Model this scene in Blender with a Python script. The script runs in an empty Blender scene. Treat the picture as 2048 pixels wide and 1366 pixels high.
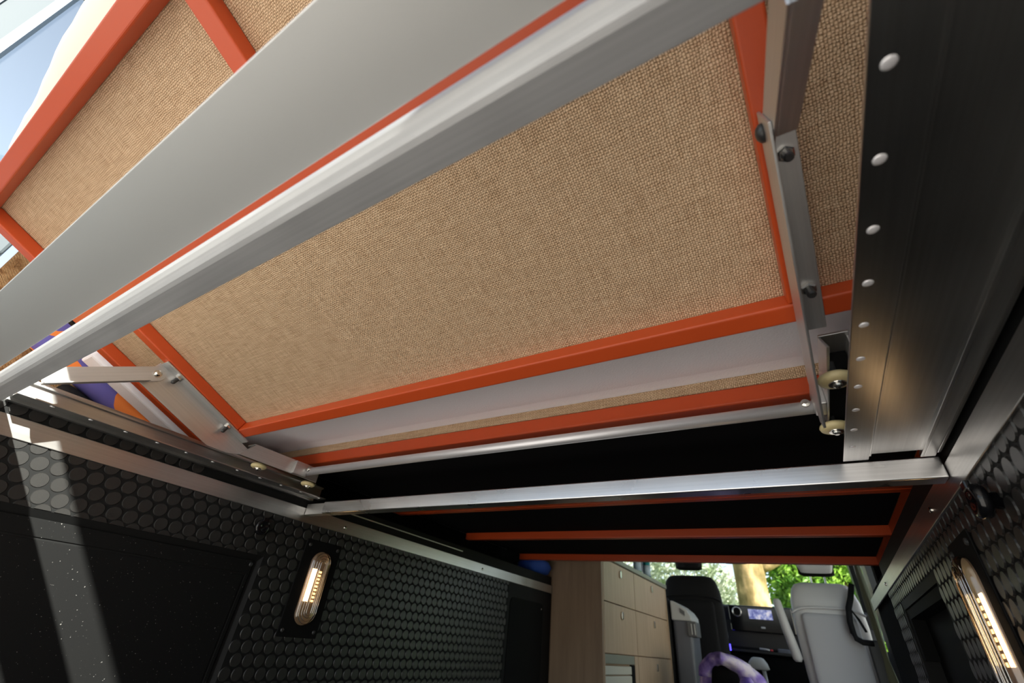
import bpy, bmesh, math, random
from mathutils import Vector, Matrix
random.seed(7)
SC = bpy.context.scene
COL = SC.collection
H = 0.85                      # eye height above the van floor; all coordinates below are relative to the eye, z gets +H

# ------------------------------------------------------------------ camera
R0 = (0.857, 0.507, 0.094); R1 = (-0.223, 0.529, -0.819)
cx = Vector(R0).normalized(); cd = Vector(R1); cd = (cd - cx * cd.dot(cx)).normalized(); cf = cx.cross(cd)
cam = bpy.data.cameras.new('camera'); cam.sensor_width = 36; cam.lens = 856.0 / 2048 * 36; cam.clip_start = 0.01; cam.clip_end = 300
co = bpy.data.objects.new('camera', cam); COL.objects.link(co)
co.matrix_world = Matrix(((cx.x, -cd.x, -cf.x, 0), (cx.y, -cd.y, -cf.y, 0), (cx.z, -cd.z, -cf.z, H), (0, 0, 0, 1)))
cam.dof.use_dof = True; cam.dof.focus_distance = 0.95; cam.dof.aperture_fstop = 4.0
SC.camera = co

# ------------------------------------------------------------------ sky, sun, exposure
W = bpy.data.worlds.new('sky'); SC.world = W; W.use_nodes = True
nt = W.node_tree; nt.nodes.clear()
sky = nt.nodes.new('ShaderNodeTexSky'); sky.sky_type = 'NISHITA'; sky.sun_disc = False
sky.sun_elevation = math.radians(25.8); sky.sun_rotation = math.radians(113.5); sky.air_density = 1.0; sky.dust_density = 0.7
bg = nt.nodes.new('ShaderNodeBackground'); bg.inputs[1].default_value = 0.19
wo = nt.nodes.new('ShaderNodeOutputWorld')
hs = nt.nodes.new('ShaderNodeHueSaturation'); hs.inputs['Saturation'].default_value = .62
nt.links.new(sky.outputs[0], hs.inputs['Color']); nt.links.new(hs.outputs[0], bg.inputs[0]); nt.links.new(bg.outputs[0], wo.inputs[0])
sl = bpy.data.lights.new('sun', 'SUN'); sl.energy = 11.5; sl.angle = math.radians(0.6); sl.color = (1, .95, .88)
so = bpy.data.objects.new('sun', sl); COL.objects.link(so)
SUN = Vector((-2.3, 1.0, -1.215)).normalized()
so.rotation_euler = SUN.to_track_quat('-Z', 'Y').to_euler(); so.location = (14, -4, 6)
SC.view_settings.view_transform = 'Standard'; SC.view_settings.look = 'None'
SC.view_settings.gamma = 1.0; SC.view_settings.use_curve_mapping = False
SC.view_settings.exposure = 0.80

# ------------------------------------------------------------------ materials
MATS = {}
def mat(name, col, rough=.5, metal=0., spec=.5, emit=None, estr=0., coat=0.):
    m = bpy.data.materials.new(name); m.use_nodes = True
    b = m.node_tree.nodes['Principled BSDF']
    b.inputs['Base Color'].default_value = (*col, 1); b.inputs['Roughness'].default_value = rough
    b.inputs['Metallic'].default_value = metal; b.inputs['Specular IOR Level'].default_value = spec
    b.inputs['Coat Weight'].default_value = coat
    if emit: b.inputs['Emission Color'].default_value = (*emit, 1); b.inputs['Emission Strength'].default_value = estr
    MATS[name] = m; return m
def N(m, t, **kw):
    n = m.node_tree.nodes.new(t)
    for k, v in kw.items(): setattr(n, k, v)
    return n
def LK(m, a, b): m.node_tree.links.new(a, b)
def bsdf(m): return m.node_tree.nodes['Principled BSDF']
def coords(m, scale=(1, 1, 1), out='Object'):
    tc = N(m, 'ShaderNodeTexCoord'); mp = N(m, 'ShaderNodeMapping'); mp.inputs['Scale'].default_value = scale
    LK(m, tc.outputs[out], mp.inputs['Vector']); return mp.outputs['Vector']
def noise(m, vec, scale, detail=3, rough=.5):
    n = N(m, 'ShaderNodeTexNoise'); n.inputs['Scale'].default_value = scale; n.inputs['Detail'].default_value = detail
    n.inputs['Roughness'].default_value = rough; LK(m, vec, n.inputs['Vector']); return n.outputs['Fac']
def ramp(m, fac, stops):
    r = N(m, 'ShaderNodeValToRGB'); e = r.color_ramp.elements
    while len(e) < len(stops): e.new(.5)
    for i, (p, c) in enumerate(stops): e[i].position = p; e[i].color = (*c, 1)
    LK(m, fac, r.inputs[0]); return r.outputs[0]
def bump(m, h, strength, dist):
    b = N(m, 'ShaderNodeBump'); b.inputs['Strength'].default_value = strength; b.inputs['Distance'].default_value = dist
    LK(m, h, b.inputs['Height']); LK(m, b.outputs[0], bsdf(m).inputs['Normal'])
def math_(m, op, a, b=None):
    n = N(m, 'ShaderNodeMath', operation=op)
    for i, v in enumerate((a, b)):
        if v is None: continue
        if isinstance(v, (int, float)): n.inputs[i].default_value = v
        else: LK(m, v, n.inputs[i])
    return n.outputs[0]

def aluminium(name, col, rough, axis, metal=1.):
    m = mat(name, col, rough, metal)
    sc = [260, 260, 260]; sc[axis] = 3
    v = coords(m, tuple(sc)); f = noise(m, v, 1.0, 4)
    LK(m, ramp(m, f, [(.25, tuple(c * .86 for c in col)), (.75, col)]), bsdf(m).inputs['Base Color'])
    v2 = coords(m, (6, 6, 6)); f2 = noise(m, v2, 1.5, 4)
    r = N(m, 'ShaderNodeMapRange'); r.inputs['To Min'].default_value = rough * .8; r.inputs['To Max'].default_value = rough * 1.25
    LK(m, f2, r.inputs['Value']); LK(m, r.outputs[0], bsdf(m).inputs['Roughness'])
    bump(m, f, .035, .0004); return m
aluminium('alu_x', (.78, .78, .79), .30, 0)
aluminium('alu_y', (.66, .65, .635), .32, 1)
aluminium('alu_rough', (.72, .71, .70), .45, 1)
mat('alu_plate', (.80, .80, .79), .55, 1.0)
aluminium('alu_bar', (.58, .58, .59), .68, 0)
aluminium('alu_bright', (.86, .86, .88), .28, 0)
mat('rod_metal', (.80, .79, .82), .45, .65)
mat('rivet_metal', (.92, .90, .93), .35, .4)
mat('steel', (.72, .70, .66), .22, 1.0)
mat('bolt_dark', (.03, .03, .03), .35)
m = mat('orange', (.52, .068, .014), .36, 0, .5)
f = noise(m, coords(m, (1, 1, 1)), 400, 2); bump(m, f, .05, .0004)
mat('white_metal', (.72, .72, .68), .45)

def weave(name, dark, mid, light, p):
    m = mat(name, mid, .75, 0, .25)
    tc = N(m, 'ShaderNodeTexCoord')
    # slight waviness of the yarns
    nz = N(m, 'ShaderNodeTexNoise'); nz.inputs['Scale'].default_value = 45; nz.inputs['Detail'].default_value = 2
    LK(m, tc.outputs['Object'], nz.inputs['Vector'])
    vm = N(m, 'ShaderNodeVectorMath', operation='SUBTRACT'); LK(m, nz.outputs['Color'], vm.inputs[0]); vm.inputs[1].default_value = (.5, .5, .5)
    vs = N(m, 'ShaderNodeVectorMath', operation='SCALE'); LK(m, vm.outputs[0], vs.inputs[0]); vs.inputs['Scale'].default_value = p * 1.6
    va = N(m, 'ShaderNodeVectorMath', operation='ADD'); LK(m, tc.outputs['Object'], va.inputs[0]); LK(m, vs.outputs[0], va.inputs[1])
    sp = N(m, 'ShaderNodeSeparateXYZ'); LK(m, va.outputs[0], sp.inputs[0])
    zy = math_(m, 'ADD', sp.outputs['Y'], sp.outputs['Z'])
    sx = math_(m, 'SINE', math_(m, 'MULTIPLY', sp.outputs['X'], math.pi / p))
    sy = math_(m, 'SINE', math_(m, 'MULTIPLY', zy, math.pi / p))
    chk = math_(m, 'MULTIPLY', sx, sy)
    ax = math_(m, 'POWER', math_(m, 'ABSOLUTE', sx), .5); ay = math_(m, 'POWER', math_(m, 'ABSOLUTE', sy), .5)
    knots = math_(m, 'MULTIPLY', ax, ay)
    h = math_(m, 'ADD', math_(m, 'MULTIPLY', chk, .35), math_(m, 'MULTIPLY', knots, .65))
    # slubby yarn colour: streaks along x and along y
    s1 = noise(m, coords(m, (22, 1.0 / p * .9, 1.0 / p * .9)), 1.0, 1)
    s2 = noise(m, coords(m, (1.0 / p * .9, 22, 22)), 1.0, 1)
    sm = math_(m, 'MULTIPLY', math_(m, 'ADD', s1, s2), .5)
    tot = math_(m, 'ADD', math_(m, 'MULTIPLY', sm, .58), math_(m, 'MULTIPLY', knots, .46))  # shade in the gaps between yarns is put into the colour
    LK(m, ramp(m, tot, [(.30, dark), (.54, mid), (.78, light)]), bsdf(m).inputs['Base Color'])
    bump(m, h, .9, .0022)
    return m
weave('tan_weave', (.28, .16, .08), (.60, .40, .24), (.82, .61, .41), .0034)
weave('brown_weave', (.15, .07, .025), (.34, .19, .08), (.52, .34, .17), .0042)

m = mat('sheet', (.93, .90, .94), .8, 0, .2)
f = noise(m, coords(m, (1, 1, 1)), 260, 2); bump(m, f, .25, .002)
mat('sheet_rear', (.86, .80, .72), .85, 0, .2)
m = mat('coin_rubber', (.021, .020, .019), .33, 0, .5)
f = noise(m, coords(m, (1, 1, 1)), 900, 2); bump(m, f, .35, .0006)
m = mat('wall_rubber', (.008, .008, .008), .6, 0, .18)
f = noise(m, coords(m, (1, 1, 1)), 700, 2); bump(m, f, .15, .0005)
m = mat('black_panel', (.006, .006, .006), .6, 0, .14)
f = noise(m, coords(m, (1, 1, 1)), 260, 1)
LK(m, ramp(m, f, [(.74, (.006, .006, .006)), (.80, (.20, .19, .18))]), bsdf(m).inputs['Base Color'])
mat('black', (.005, .005, .005), .7, 0, .12)
mat('black_gloss', (.006, .006, .007), .12)
mat('black_felt', (.006, .006, .007), .95, 0, .1)
mat('black_fabric', (.012, .012, .013), .8, 0, .2)
mat('dark_plastic', (.02, .021, .022), .45)
mat('wheel', (.72, .60, .32), .4)
mat('rust_dark', (.05, .035, .03), .5)
def wood(name, a, b):
    m = mat(name, a, .45)
    f = noise(m, coords(m, (9, 9, .8)), 3.0, 5, .6)
    LK(m, ramp(m, f, [(.3, b), (.7, a)]), bsdf(m).inputs['Base Color']); return m
wood('wood_light', (.55, .41, .285), (.44, .32, .215))
wood('wood_end', (.36, .25, .165), (.27, .185, .12))
mat('worktop', (.26, .27, .22), .4)
mat('slat_beige', (.55, .53, .45), .5)
mat('grey_leather', (.58, .575, .57), .45)
mat('grey_cloth', (.44, .44, .455), .8)
mat('grey_plastic', (.115, .125, .155), .45)
mat('grey_dark', (.12, .125, .135), .5)
mat('pale_grey', (.55, .57, .58), .45)
mat('body_paint', (.06, .08, .09), .55, 0, .3)
mat('seal', (.10, .13, .17), .5)
mat('blue_fabric', (.01, .06, .35), .7)
mat('ceiling_lining', (.25, .23, .20), .9)
mat('floor_vinyl', (.022, .021, .020), .6)
mat('red', (.5, .03, .04), .4)
mat('blue_led', (.0, .0, .2), .5, emit=(.08, .06, 1), estr=2)
mat('led', (1, .8, .5), .4, emit=(1, .70, .36), estr=7)
mat('led_soft', (1, .8, .5), .4, emit=(1, .60, .25), estr=2)
mat('reflector', (.55, .42, .32), .3, .6)
m = mat('pattern_cloth', (.16, .14, .42), .85, 0, .2)
v = coords(m, (1, 1, 1)); f = noise(m, v, 7.5, 1)
r = N(m, 'ShaderNodeValToRGB'); r.color_ramp.interpolation = 'CONSTANT'; e = r.color_ramp.elements
e[0].position = 0; e[0].color = (.13, .11, .36, 1); e[1].position = .53; e[1].color = (.80, .22, .05, 1)
x = e.new(.64); x.color = (.13, .11, .36, 1)
LK(m, f, r.inputs[0]); LK(m, r.outputs[0], bsdf(m).inputs['Base Color'])
m = mat('purple_cloth', (.3, .25, .6), .9, 0, .2)
f = noise(m, coords(m, (1, 1, 1)), 9, 3)
LK(m, ramp(m, f, [(.35, (.10, .06, .34)), (.5, (.33, .24, .62)), (.64, (.75, .68, .80))]), bsdf(m).inputs['Base Color'])
m = mat('screen', (.02, .02, .03), .2)
f = noise(m, coords(m, (1, 1, 1)), 22, 3)
LK(m, ramp(m, f, [(.35, (.06, .07, .30)), (.52, (.30, .34, .62)), (.66, (.75, .72, .80))]), bsdf(m).inputs['Emission Color'])
bsdf(m).inputs['Emission Strength'].default_value = .5
m = mat('bark', (.35, .25, .13), .9, 0, .2)
f = noise(m, coords(m, (1.6, 1.6, .8)), 3.0, 4)
LK(m, ramp(m, f, [(.36, (.13, .095, .035)), (.5, (.24, .17, .075)), (.62, (.50, .33, .16))]), bsdf(m).inputs['Base Color'])
def leafmat(name, a, b):
    m = mat(name, a, .5, 0, .4)
    oi = N(m, 'ShaderNodeTexCoord'); f = noise(m, oi.outputs['Object'], 2.5, 3)
    LK(m, ramp(m, f, [(.35, a), (.65, b)]), bsdf(m).inputs['Base Color'])
    tr = N(m, 'ShaderNodeBsdfTranslucent'); mx = N(m, 'ShaderNodeMixShader'); mx.inputs[0].default_value = .4
    out = [n for n in m.node_tree.nodes if n.type == 'OUTPUT_MATERIAL'][0]
    LK(m, bsdf(m).inputs['Base Color'].links[0].from_socket, tr.inputs['Color']); LK(m, bsdf(m).outputs[0], mx.inputs[1]); LK(m, tr.outputs[0], mx.inputs[2]); LK(m, mx.outputs[0], out.inputs['Surface'])
    return m
leafmat('leaf_green', (.08, .22, .02), (.32, .50, .07))
leafmat('leaf_pale', (.30, .38, .20), (.75, .76, .66))
m = mat('paving', (.42, .40, .36), .9, 0, .2)
f = noise(m, coords(m, (1, 1, 1)), 3, 4)
LK(m, ramp(m, f, [(.3, (.42, .40, .36)), (.7, (.58, .55, .50))]), bsdf(m).inputs['Base Color'])
m = mat('lawn', (.10, .22, .03), .9, 0, .2)
f = noise(m, coords(m, (1, 1, 1)), 2, 4)
LK(m, ramp(m, f, [(.3, (.07, .17, .02)), (.7, (.20, .34, .06))]), bsdf(m).inputs['Base Color'])
def clear(name, tint, gloss, rough):
    m = bpy.data.materials.new(name); m.use_nodes = True; MATS[name] = m
    nd = m.node_tree.nodes; nd.clear()
    o = nd.new('ShaderNodeOutputMaterial'); mx = nd.new('ShaderNodeMixShader'); t = nd.new('ShaderNodeBsdfTransparent'); g = nd.new('ShaderNodeBsdfGlossy')
    t.inputs[0].default_value = (*tint, 1); g.inputs['Roughness'].default_value = rough; mx.inputs[0].default_value = gloss
    m.node_tree.links.new(t.outputs[0], mx.inputs[1]); m.node_tree.links.new(g.outputs[0], mx.inputs[2]); m.node_tree.links.new(mx.outputs[0], o.inputs[0])
clear('window_glass', (.93, .96, .95), .05, .02)
clear('lens_clear', (.93, .86, .78), .14, .12)
clear('lens_ridge', (.9, .85, .8), .55, .15)

# ------------------------------------------------------------------ mesh builder
class MB:
    def __init__(s): s.v = []; s.f = []
    def add(s, vs, fs):
        o = len(s.v); s.v += [tuple(p) for p in vs]; s.f += [tuple(i + o for i in f) for f in fs]; return s
    def box(s, x0, x1, y0, y1, z0, z1):
        return s.add([(x0, y0, z0), (x1, y0, z0), (x1, y1, z0), (x0, y1, z0), (x0, y0, z1), (x1, y0, z1), (x1, y1, z1), (x0, y1, z1)],
                     [(0, 3, 2, 1), (4, 5, 6, 7), (0, 1, 5, 4), (1, 2, 6, 5), (2, 3, 7, 6), (3, 0, 4, 7)])
    def prism(s, poly, axis, a, b):
        """poly: 2D points in the two other axes (in x,y,z order); extruded along axis from a to b"""
        n = len(poly)
        def P(p, t):
            q = list(p); q.insert(axis, t); return q
        vs = [P(p, a) for p in poly] + [P(p, b) for p in poly]
        fs = [tuple(range(n - 1, -1, -1)), tuple(range(n, 2 * n))] + [(i, (i + 1) % n, n + (i + 1) % n, n + i) for i in range(n)]
        return s.add(vs, fs)
    def lathe(s, c, d, prof, n=20):
        """prof: (distance along d, radius)"""
        d = Vector(d).normalized(); a = Vector((0, 0, 1)) if abs(d.z) < .9 else Vector((1, 0, 0))
        u = d.cross(a).normalized(); w = d.cross(u); c = Vector(c)
        vs = []; fs = []
        for t, r in prof:
            for i in range(n):
                g = 2 * math.pi * i / n; vs.append(c + d * t + (u * math.cos(g) + w * math.sin(g)) * r)
        k = len(prof)
        for j in range(k - 1):
            for i in range(n): fs.append((j * n + i, j * n + (i + 1) % n, (j + 1) * n + (i + 1) % n, (j + 1) * n + i))
        fs.append(tuple(range(n - 1, -1, -1))); fs.append(tuple((k - 1) * n + i for i in range(n)))
        return s.add(vs, fs)
    def cyl(s, p0, p1, r, n=16):
        p0 = Vector(p0); p1 = Vector(p1); return s.lathe(p0, p1 - p0, [(0, r), ((p1 - p0).length, r)], n)
    def tube(s, pts, r, n=8):
        """swept round tube through points"""
        pts = [Vector(p) for p in pts]; vs = []; fs = []
        for i, p in enumerate(pts):
            d = (pts[min(i + 1, len(pts) - 1)] - pts[max(i - 1, 0)]).normalized()
            a = Vector((0, 0, 1)) if abs(d.z) < .9 else Vector((0, 1, 0)); u = d.cross(a).normalized(); w = d.cross(u)
            rr = r[i] if isinstance(r, (list, tuple)) else r
            for k in range(n):
                g = 2 * math.pi * k / n; vs.append(p + (u * math.cos(g) + w * math.sin(g)) * rr)
        for i in range(len(pts) - 1):
            for k in range(n): fs.append((i * n + k, i * n + (k + 1) % n, (i + 1) * n + (k + 1) % n, (i + 1) * n + k))
        fs.append(tuple(range(n - 1, -1, -1))); fs.append(tuple((len(pts) - 1) * n + k for k in range(n)))
        return s.add(vs, fs)
    def loft(s, secs, n=28, e=3.5):
        """secs: (z, x0, x1, y0, y1) superellipse sections stacked upward"""
        vs = []; fs = []
        for z, x0, x1, y0, y1 in secs:
            for i in range(n):
                g = 2 * math.pi * i / n; c = math.cos(g); q = math.sin(g)
                px = math.copysign(abs(c) ** (2 / e), c); py = math.copysign(abs(q) ** (2 / e), q)
                vs.append(((x0 + x1) / 2 + (x1 - x0) / 2 * px, (y0 + y1) / 2 + (y1 - y0) / 2 * py, z))
        k = len(secs)
        for j in range(k - 1):
            for i in range(n): fs.append((j * n + i, j * n + (i + 1) % n, (j + 1) * n + (i + 1) % n, (j + 1) * n + i))
        fs.append(tuple(range(n - 1, -1, -1))); fs.append(tuple((k - 1) * n + i for i in range(n)))
        return s.add(vs, fs)
    def build(s, name, m, parent=None, bevel=0., smooth=False, local=False, seg=2):
        """coordinates are eye-relative; a part (parent) is stored relative to its parent's base; local=True: already in the parent's own frame"""
        me = bpy.data.meshes.new(name)
        if local: org = Vector((0, 0, 0)); off = Vector((0, 0, 0))
        elif parent is not None:
            xs = [sum(p[i] for p in s.v) / len(s.v) for i in range(3)]
            off = Vector(xs); org = off + Vector((0, 0, H)) - Vector(ORG[parent.name])
        else:
            lo = [min(p[i] for p in s.v) for i in range(3)]; hi = [max(p[i] for p in s.v) for i in range(3)]
            off = Vector(((lo[0] + hi[0]) / 2, (lo[1] + hi[1]) / 2, lo[2])); org = off + Vector((0, 0, H))
        me.from_pydata([tuple(Vector(p) - off) for p in s.v], [], s.f); me.update()
        bm = bmesh.new(); bm.from_mesh(me); bmesh.ops.recalc_face_normals(bm, faces=bm.faces); bm.to_mesh(me); bm.free()
        me.materials.append(MATS[m])
        o = bpy.data.objects.new(name, me); COL.objects.link(o); o.location = org
        if parent is not None:
            o.parent = parent; ORG[o.name] = tuple(Vector(ORG[parent.name]) + org) if not local else ORG[parent.name]
        else: ORG[o.name] = tuple(org)
        if smooth:
            for p in me.polygons: p.use_smooth = True
        if bevel:
            md = o.modifiers.new('bevel', 'BEVEL'); md.width = bevel; md.segments = seg; md.limit_method = 'ANGLE'; md.angle_limit = math.radians(40)
        return o
ORG = {}
def tag(o, label, cat, group=None, kind=None):
    o['label'] = label; o['category'] = cat
    if group: o['group'] = group
    if kind: o['kind'] = kind
    return o
def thing(name, label, cat, loc, rx=0., group=None):
    o = bpy.data.objects.new(name, None); COL.objects.link(o); o.empty_display_size = .05
    o.location = (loc[0], loc[1], loc[2] + H); o.rotation_euler = (rx, 0, 0); ORG[o.name] = tuple(o.location)
    return tag(o, label, cat, group)
def struct(o): o['kind'] = 'structure'; return o
def copy_part(o, parent, loc):
    c = o.copy(); COL.objects.link(c); c.parent = parent; c.location = loc; return c
XL, XR = -1.49, .2514
MX = XL + XR                                  # mirror: x -> MX - x

# ------------------------------------------------------------------ setting: ground, floor, walls, roof
struct(MB().box(-60, 60, -60, 7.5, -1.45, -1.40).build('ground', 'paving'))
struct(MB().box(-60, 60, 7.5, 90, -1.45, -1.395).build('ground_lawn', 'lawn'))
struct(MB().box(-1.86, .56, -.05, 6.6, -.90, -.85).build('floor', 'floor_vinyl'))
struct(MB().box(-1.86, .56, -.04, 5.4, 1.22, 1.26).build('ceiling', 'ceiling_lining'))

# left wall: lower lining with a bevelled opening for the hatch
HZ, HY = .140, .905                           # hatch opening top / front edge
b = MB()
b.box(-1.60, XL, -.04, 2.98, HZ, .362)
b.box(-1.60, XL, HY, 2.98, -.85, HZ)
b.box(-1.60, -1.506, -.04, HY, -.85, HZ)
b.prism([(XL, HZ), (-1.506, HZ), (-1.506, HZ - .016)], 1, -.04, HY)
b.prism([(XL, HY), (-1.506, HY), (-1.506, HY - .007)], 2, -.85, HZ)
wl = struct(b.build('wall_left', 'wall_rubber'))
b = MB()
b.box(-1.86, -1.82, -.02, 1.04, .30, .98)             # flared side pocket, fabric lined
b.prism([(-1.84, .98), (-1.62, 1.22), (-1.56, 1.22), (-1.80, .94)], 1, -.02, 1.04)
b.box(-1.84, -1.60, -.02, 1.04, .30, .345); b.box(-1.86, -1.72, 1.04, 1.06, .30, 1.22)
struct(b.build('wall_left_flare', 'brown_weave'))
b = MB()
b.box(-1.77, -1.72, 1.06, 4.9, .345, 1.22)
b.box(-1.72, -1.60, 1.06, 2.98, .345, .360)
b.box(-1.72, -1.57, 2.98, 4.9, -.85, .345)
struct(b.build('wall_left_upper', 'black_felt'))
# right wall, with an opening for the far recess
b = MB()
b.box(XR, .36, -.04, 1.435, -.85, .362); b.box(XR, .36, 1.435, 2.05, .192, .362); b.box(XR, .36, 2.05, 2.285, -.85, .362)
b.box(XR + .05, .36, 1.435, 2.05, -.85, .192)
wr = struct(b.build('wall_right', 'wall_rubber'))
b = MB(); b.box(.46, .51, -.04, 3.0, .345, 1.22); b.box(.36, .46, -.04, 2.96, .345, .360); b.box(XR + .012, .38, 2.285, 2.96, -.85, .345)
b.box(.30, .51, 2.96, 3.05, -.85, 1.22); b.box(.42, .51, 3.05, 4.45, -.85, -.45); b.box(.42, .51, 3.05, 4.45, 1.0, 1.22)
struct(b.build('wall_right_upper', 'black_felt'))
# slider side beyond the door opening: B pillar, cab side under and over the window
b = MB(); b.box(.40, .50, 4.45, 4.75, -.85, 1.22); b.box(.46, .52, 4.75, 5.9, -.85, .20); b.box(.40, .52, 3.05, 5.4, 1.0, 1.22)
struct(b.build('wall_right_cab', 'dark_plastic'))
b = MB(); b.box(-1.76, -1.70, 4.9, 5.9, -.85, .30); b.box(-1.76, -1.72, 4.86, 4.92, -.85, 1.22); b.box(-1.76, -1.70, 4.9, 5.4, .98, 1.22)
struct(b.build('wall_left_cab', 'dark_plastic'))
# firewall and windscreen frame
b = MB(); b.box(-1.76, .52, 6.45, 6.55, -.85, .30)
struct(b.build('wall_front', 'dark_plastic'))
struct(MB().box(.455, .461, 3.05, 4.45, -.45, 1.0).build('window_2', 'window_glass'))
struct(MB().box(-1.4898, -1.4865, 1.06, 1.95, .3385, .3425).build('trim_1', 'alu_rough'))
wn = struct(bpy.data.objects.new('window_1', None)); COL.objects.link(wn); wn.location = (-.62, 6.0, .3 + H); ORG['window_1'] = tuple(wn.location)
b = MB()
for xa, xb in ((-1.74, -1.70), (.46, .50)):
    b.prism([(xa, 6.42), (xb, 6.42), (xb, 6.50), (xa, 6.50)], 2, .25, .32)
MB().add([(-1.70, 6.46, .30), (.48, 6.46, .30), (.40, 5.40, 1.20), (-1.62, 5.40, 1.20), (-1.70, 6.466, .30), (.48, 6.466, .30), (.40, 5.406, 1.20), (-1.62, 5.406, 1.20)],
         [(0, 1, 2, 3), (7, 6, 5, 4), (0, 4, 5, 1), (1, 5, 6, 2), (2, 6, 7, 3), (3, 7, 4, 0)]).build('pane', 'window_glass', wn)
MB().tube([(.48, 6.46, .28), (.40, 5.42, 1.21)], .05, 8).build('pillar', 'dark_plastic', wn)
MB().tube([(-1.70, 6.46, .28), (-1.62, 5.42, 1.21)], .05, 8).build('pillar', 'dark_plastic', wn)

# open rear door with a window
d = struct(bpy.data.objects.new('door_1', None)); COL.objects.link(d); d.location = (-1.90, -.45, -.95 + H); ORG['door_1'] = tuple(d.location)
def lean(z): return -1.925 + .02 * z
b = MB()
def dpan(b, y0, y1, z0, z1, t=.05, s=.10):
    """door piece; its rear stile leans with height"""
    sh = lambda y, z: y - (s * max(0, z - 1.2) * (1 if y < -.3 else 0))
    vs = []
    for x in (0, t):
        for (y, z) in ((y0, z0), (y1, z0), (y1, z1), (y0, z1)): vs.append((lean(z) + x, sh(y, z), z))
    b.add(vs, [(0, 1, 2, 3), (7, 6, 5, 4), (0, 4, 5, 1), (1, 5, 6, 2), (2, 6, 7, 3), (3, 7, 4, 0)])
b = MB(); dpan(b, -.86, -.04, -.95, .80); dpan(b, -.86, -.36, .80, 2.0); dpan(b, -.08, -.04, .80, 2.0); dpan(b, -.36, -.08, 1.85, 2.0)
b.build('shell', 'body_paint', d, bevel=.008)
b = MB(); dpan(b, -.372, -.350, .79, 1.86, .062); dpan(b, -.36, -.08, .79, .805, .062)
b.build('window_seal', 'seal', d)
b = MB(); dpan(b, -.62, -.44, .95, 2.0, .064); b.build('inner_trim', 'body_paint', d, bevel=.012)
b = MB(); dpan(b, -.445, -.435, .90, 2.0, .057); b.build('crease_line', 'seal', d)
b = MB(); dpan(b, -.36, -.08, .80, 1.85, .008); b.build('pane', 'window_glass', d)

# unseen open rear door, added to block light on the near side
d2 = struct(bpy.data.objects.new('shade_door', None)); COL.objects.link(d2); d2.location = (.62, -.45, -.95 + H); ORG['shade_door'] = tuple(d2.location)
MB().box(.60, .65, -.90, -.04, -.95, .78).box(.60, .65, -.90, -.83, .78, 1.9).box(.60, .65, -.09, -.04, .78, 1.9).box(.60, .65, -.83, -.09, 1.78, 1.9).build('shell', 'body_paint', d2, bevel=.008)
MB().box(.585, .599, -.84, -.10, -.85, .70).build('inner_trim', 'dark_plastic', d2, bevel=.01)
MB().box(.62, .628, -.83, -.09, .78, 1.78).build('pane', 'window_glass', d2)

# ------------------------------------------------------------------ raised coin studs on the side walls
PITCH, ROW = .038, .0329
def coin_mesh(name, half=False, n=18):
    r0, r1, h = .0170, .0156, .0022
    vs = []; fs = []
    for r, x in ((r0, 0), (r1, h)):
        for i in range(n):
            g = 2 * math.pi * i / n; y, z = r * math.cos(g), r * math.sin(g)
            if half: z = max(z, .004)
            vs.append((x, y, z))
    for i in range(n): fs.append((i, (i + 1) % n, n + (i + 1) % n, n + i))
    fs.append(tuple(n + i for i in range(n)))
    me = bpy.data.meshes.new(name); me.from_pydata(vs, [], fs); me.update(); me.materials.append(MATS['coin_rubber']); return me, vs, fs
coin_me, CV, CF = coin_mesh('coin'); half_me, HV, HF = coin_mesh('half_coin', True)
def lattice(y0, y1, k0, k1):
    for k in range(k0, k1 + 1):
        z = .231 - ROW * k; m0 = math.floor((y0 - .389) / PITCH) - 1; m1 = math.ceil((y1 - .389) / PITCH) + 1
        for m in range(m0, m1):
            y = .389 + PITCH * m + (PITCH / 2 if k % 2 else 0)
            if y0 < y < y1: yield k, y, z
def coins(wall, xw, sgn, pts, eye_cut=300):
    P = []
    for k, y, z, half in pts:
        v = Vector((xw, y, z)); dep = cf.dot(v)
        if dep < .05: continue
        u = cx.dot(v) / dep * 856 + 1024; w = cd.dot(v) / dep * 856 + 683
        if not (-60 < u < 2110 and -60 < w < 1430): continue
        P.append((dep, y, z, half))
    P.sort()
    wo_ = Vector(ORG[wall.name])
    for i, (dep, y, z, half) in enumerate(P[:eye_cut]):
        o = bpy.data.objects.new('coin', half_me if half else coin_me); COL.objects.link(o); o.parent = wall
        o.location = Vector((xw, y, z + H)) - wo_
        if sgn < 0: o.rotation_euler = (0, 0, math.pi) if not half else (0, 0, math.pi)
    rest = MB()
    for dep, y, z, half in P[eye_cut:]:
        rest.add([(xw + sgn * a, y + sgn * b_, z + c) for a, b_, c in (HV if half else CV)], HF if half else CF)
    if rest.v:
        o = rest.build('coin_field', 'coin_rubber', wall); o['kind'] = 'stuff'
def lp():
    for k, y, z in lattice(.02, 2.425, -3, 16):
        if y < HY + .004 and z < HZ + .002:
            if y < HY - .012 and z > HZ - .012: yield k, y, z + (HZ - z) - .003, True
            continue
        if 1.052 < y < 1.18 and -.06 < z < .205: continue
        if z > .29 and y > .62: continue
        yield k, y, z, False
coins(wl, XL, 1, list(lp()))
def rp():
    for k, y, z in lattice(.02, 2.275, -1, 11):
        if 1.42 < y < 2.065 and z < .202: continue
        if 1.052 < y < 1.18 and -.06 < z < .205: continue
        yield k, y, z, False
coins(wr, XR, -1, list(rp()))

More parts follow.
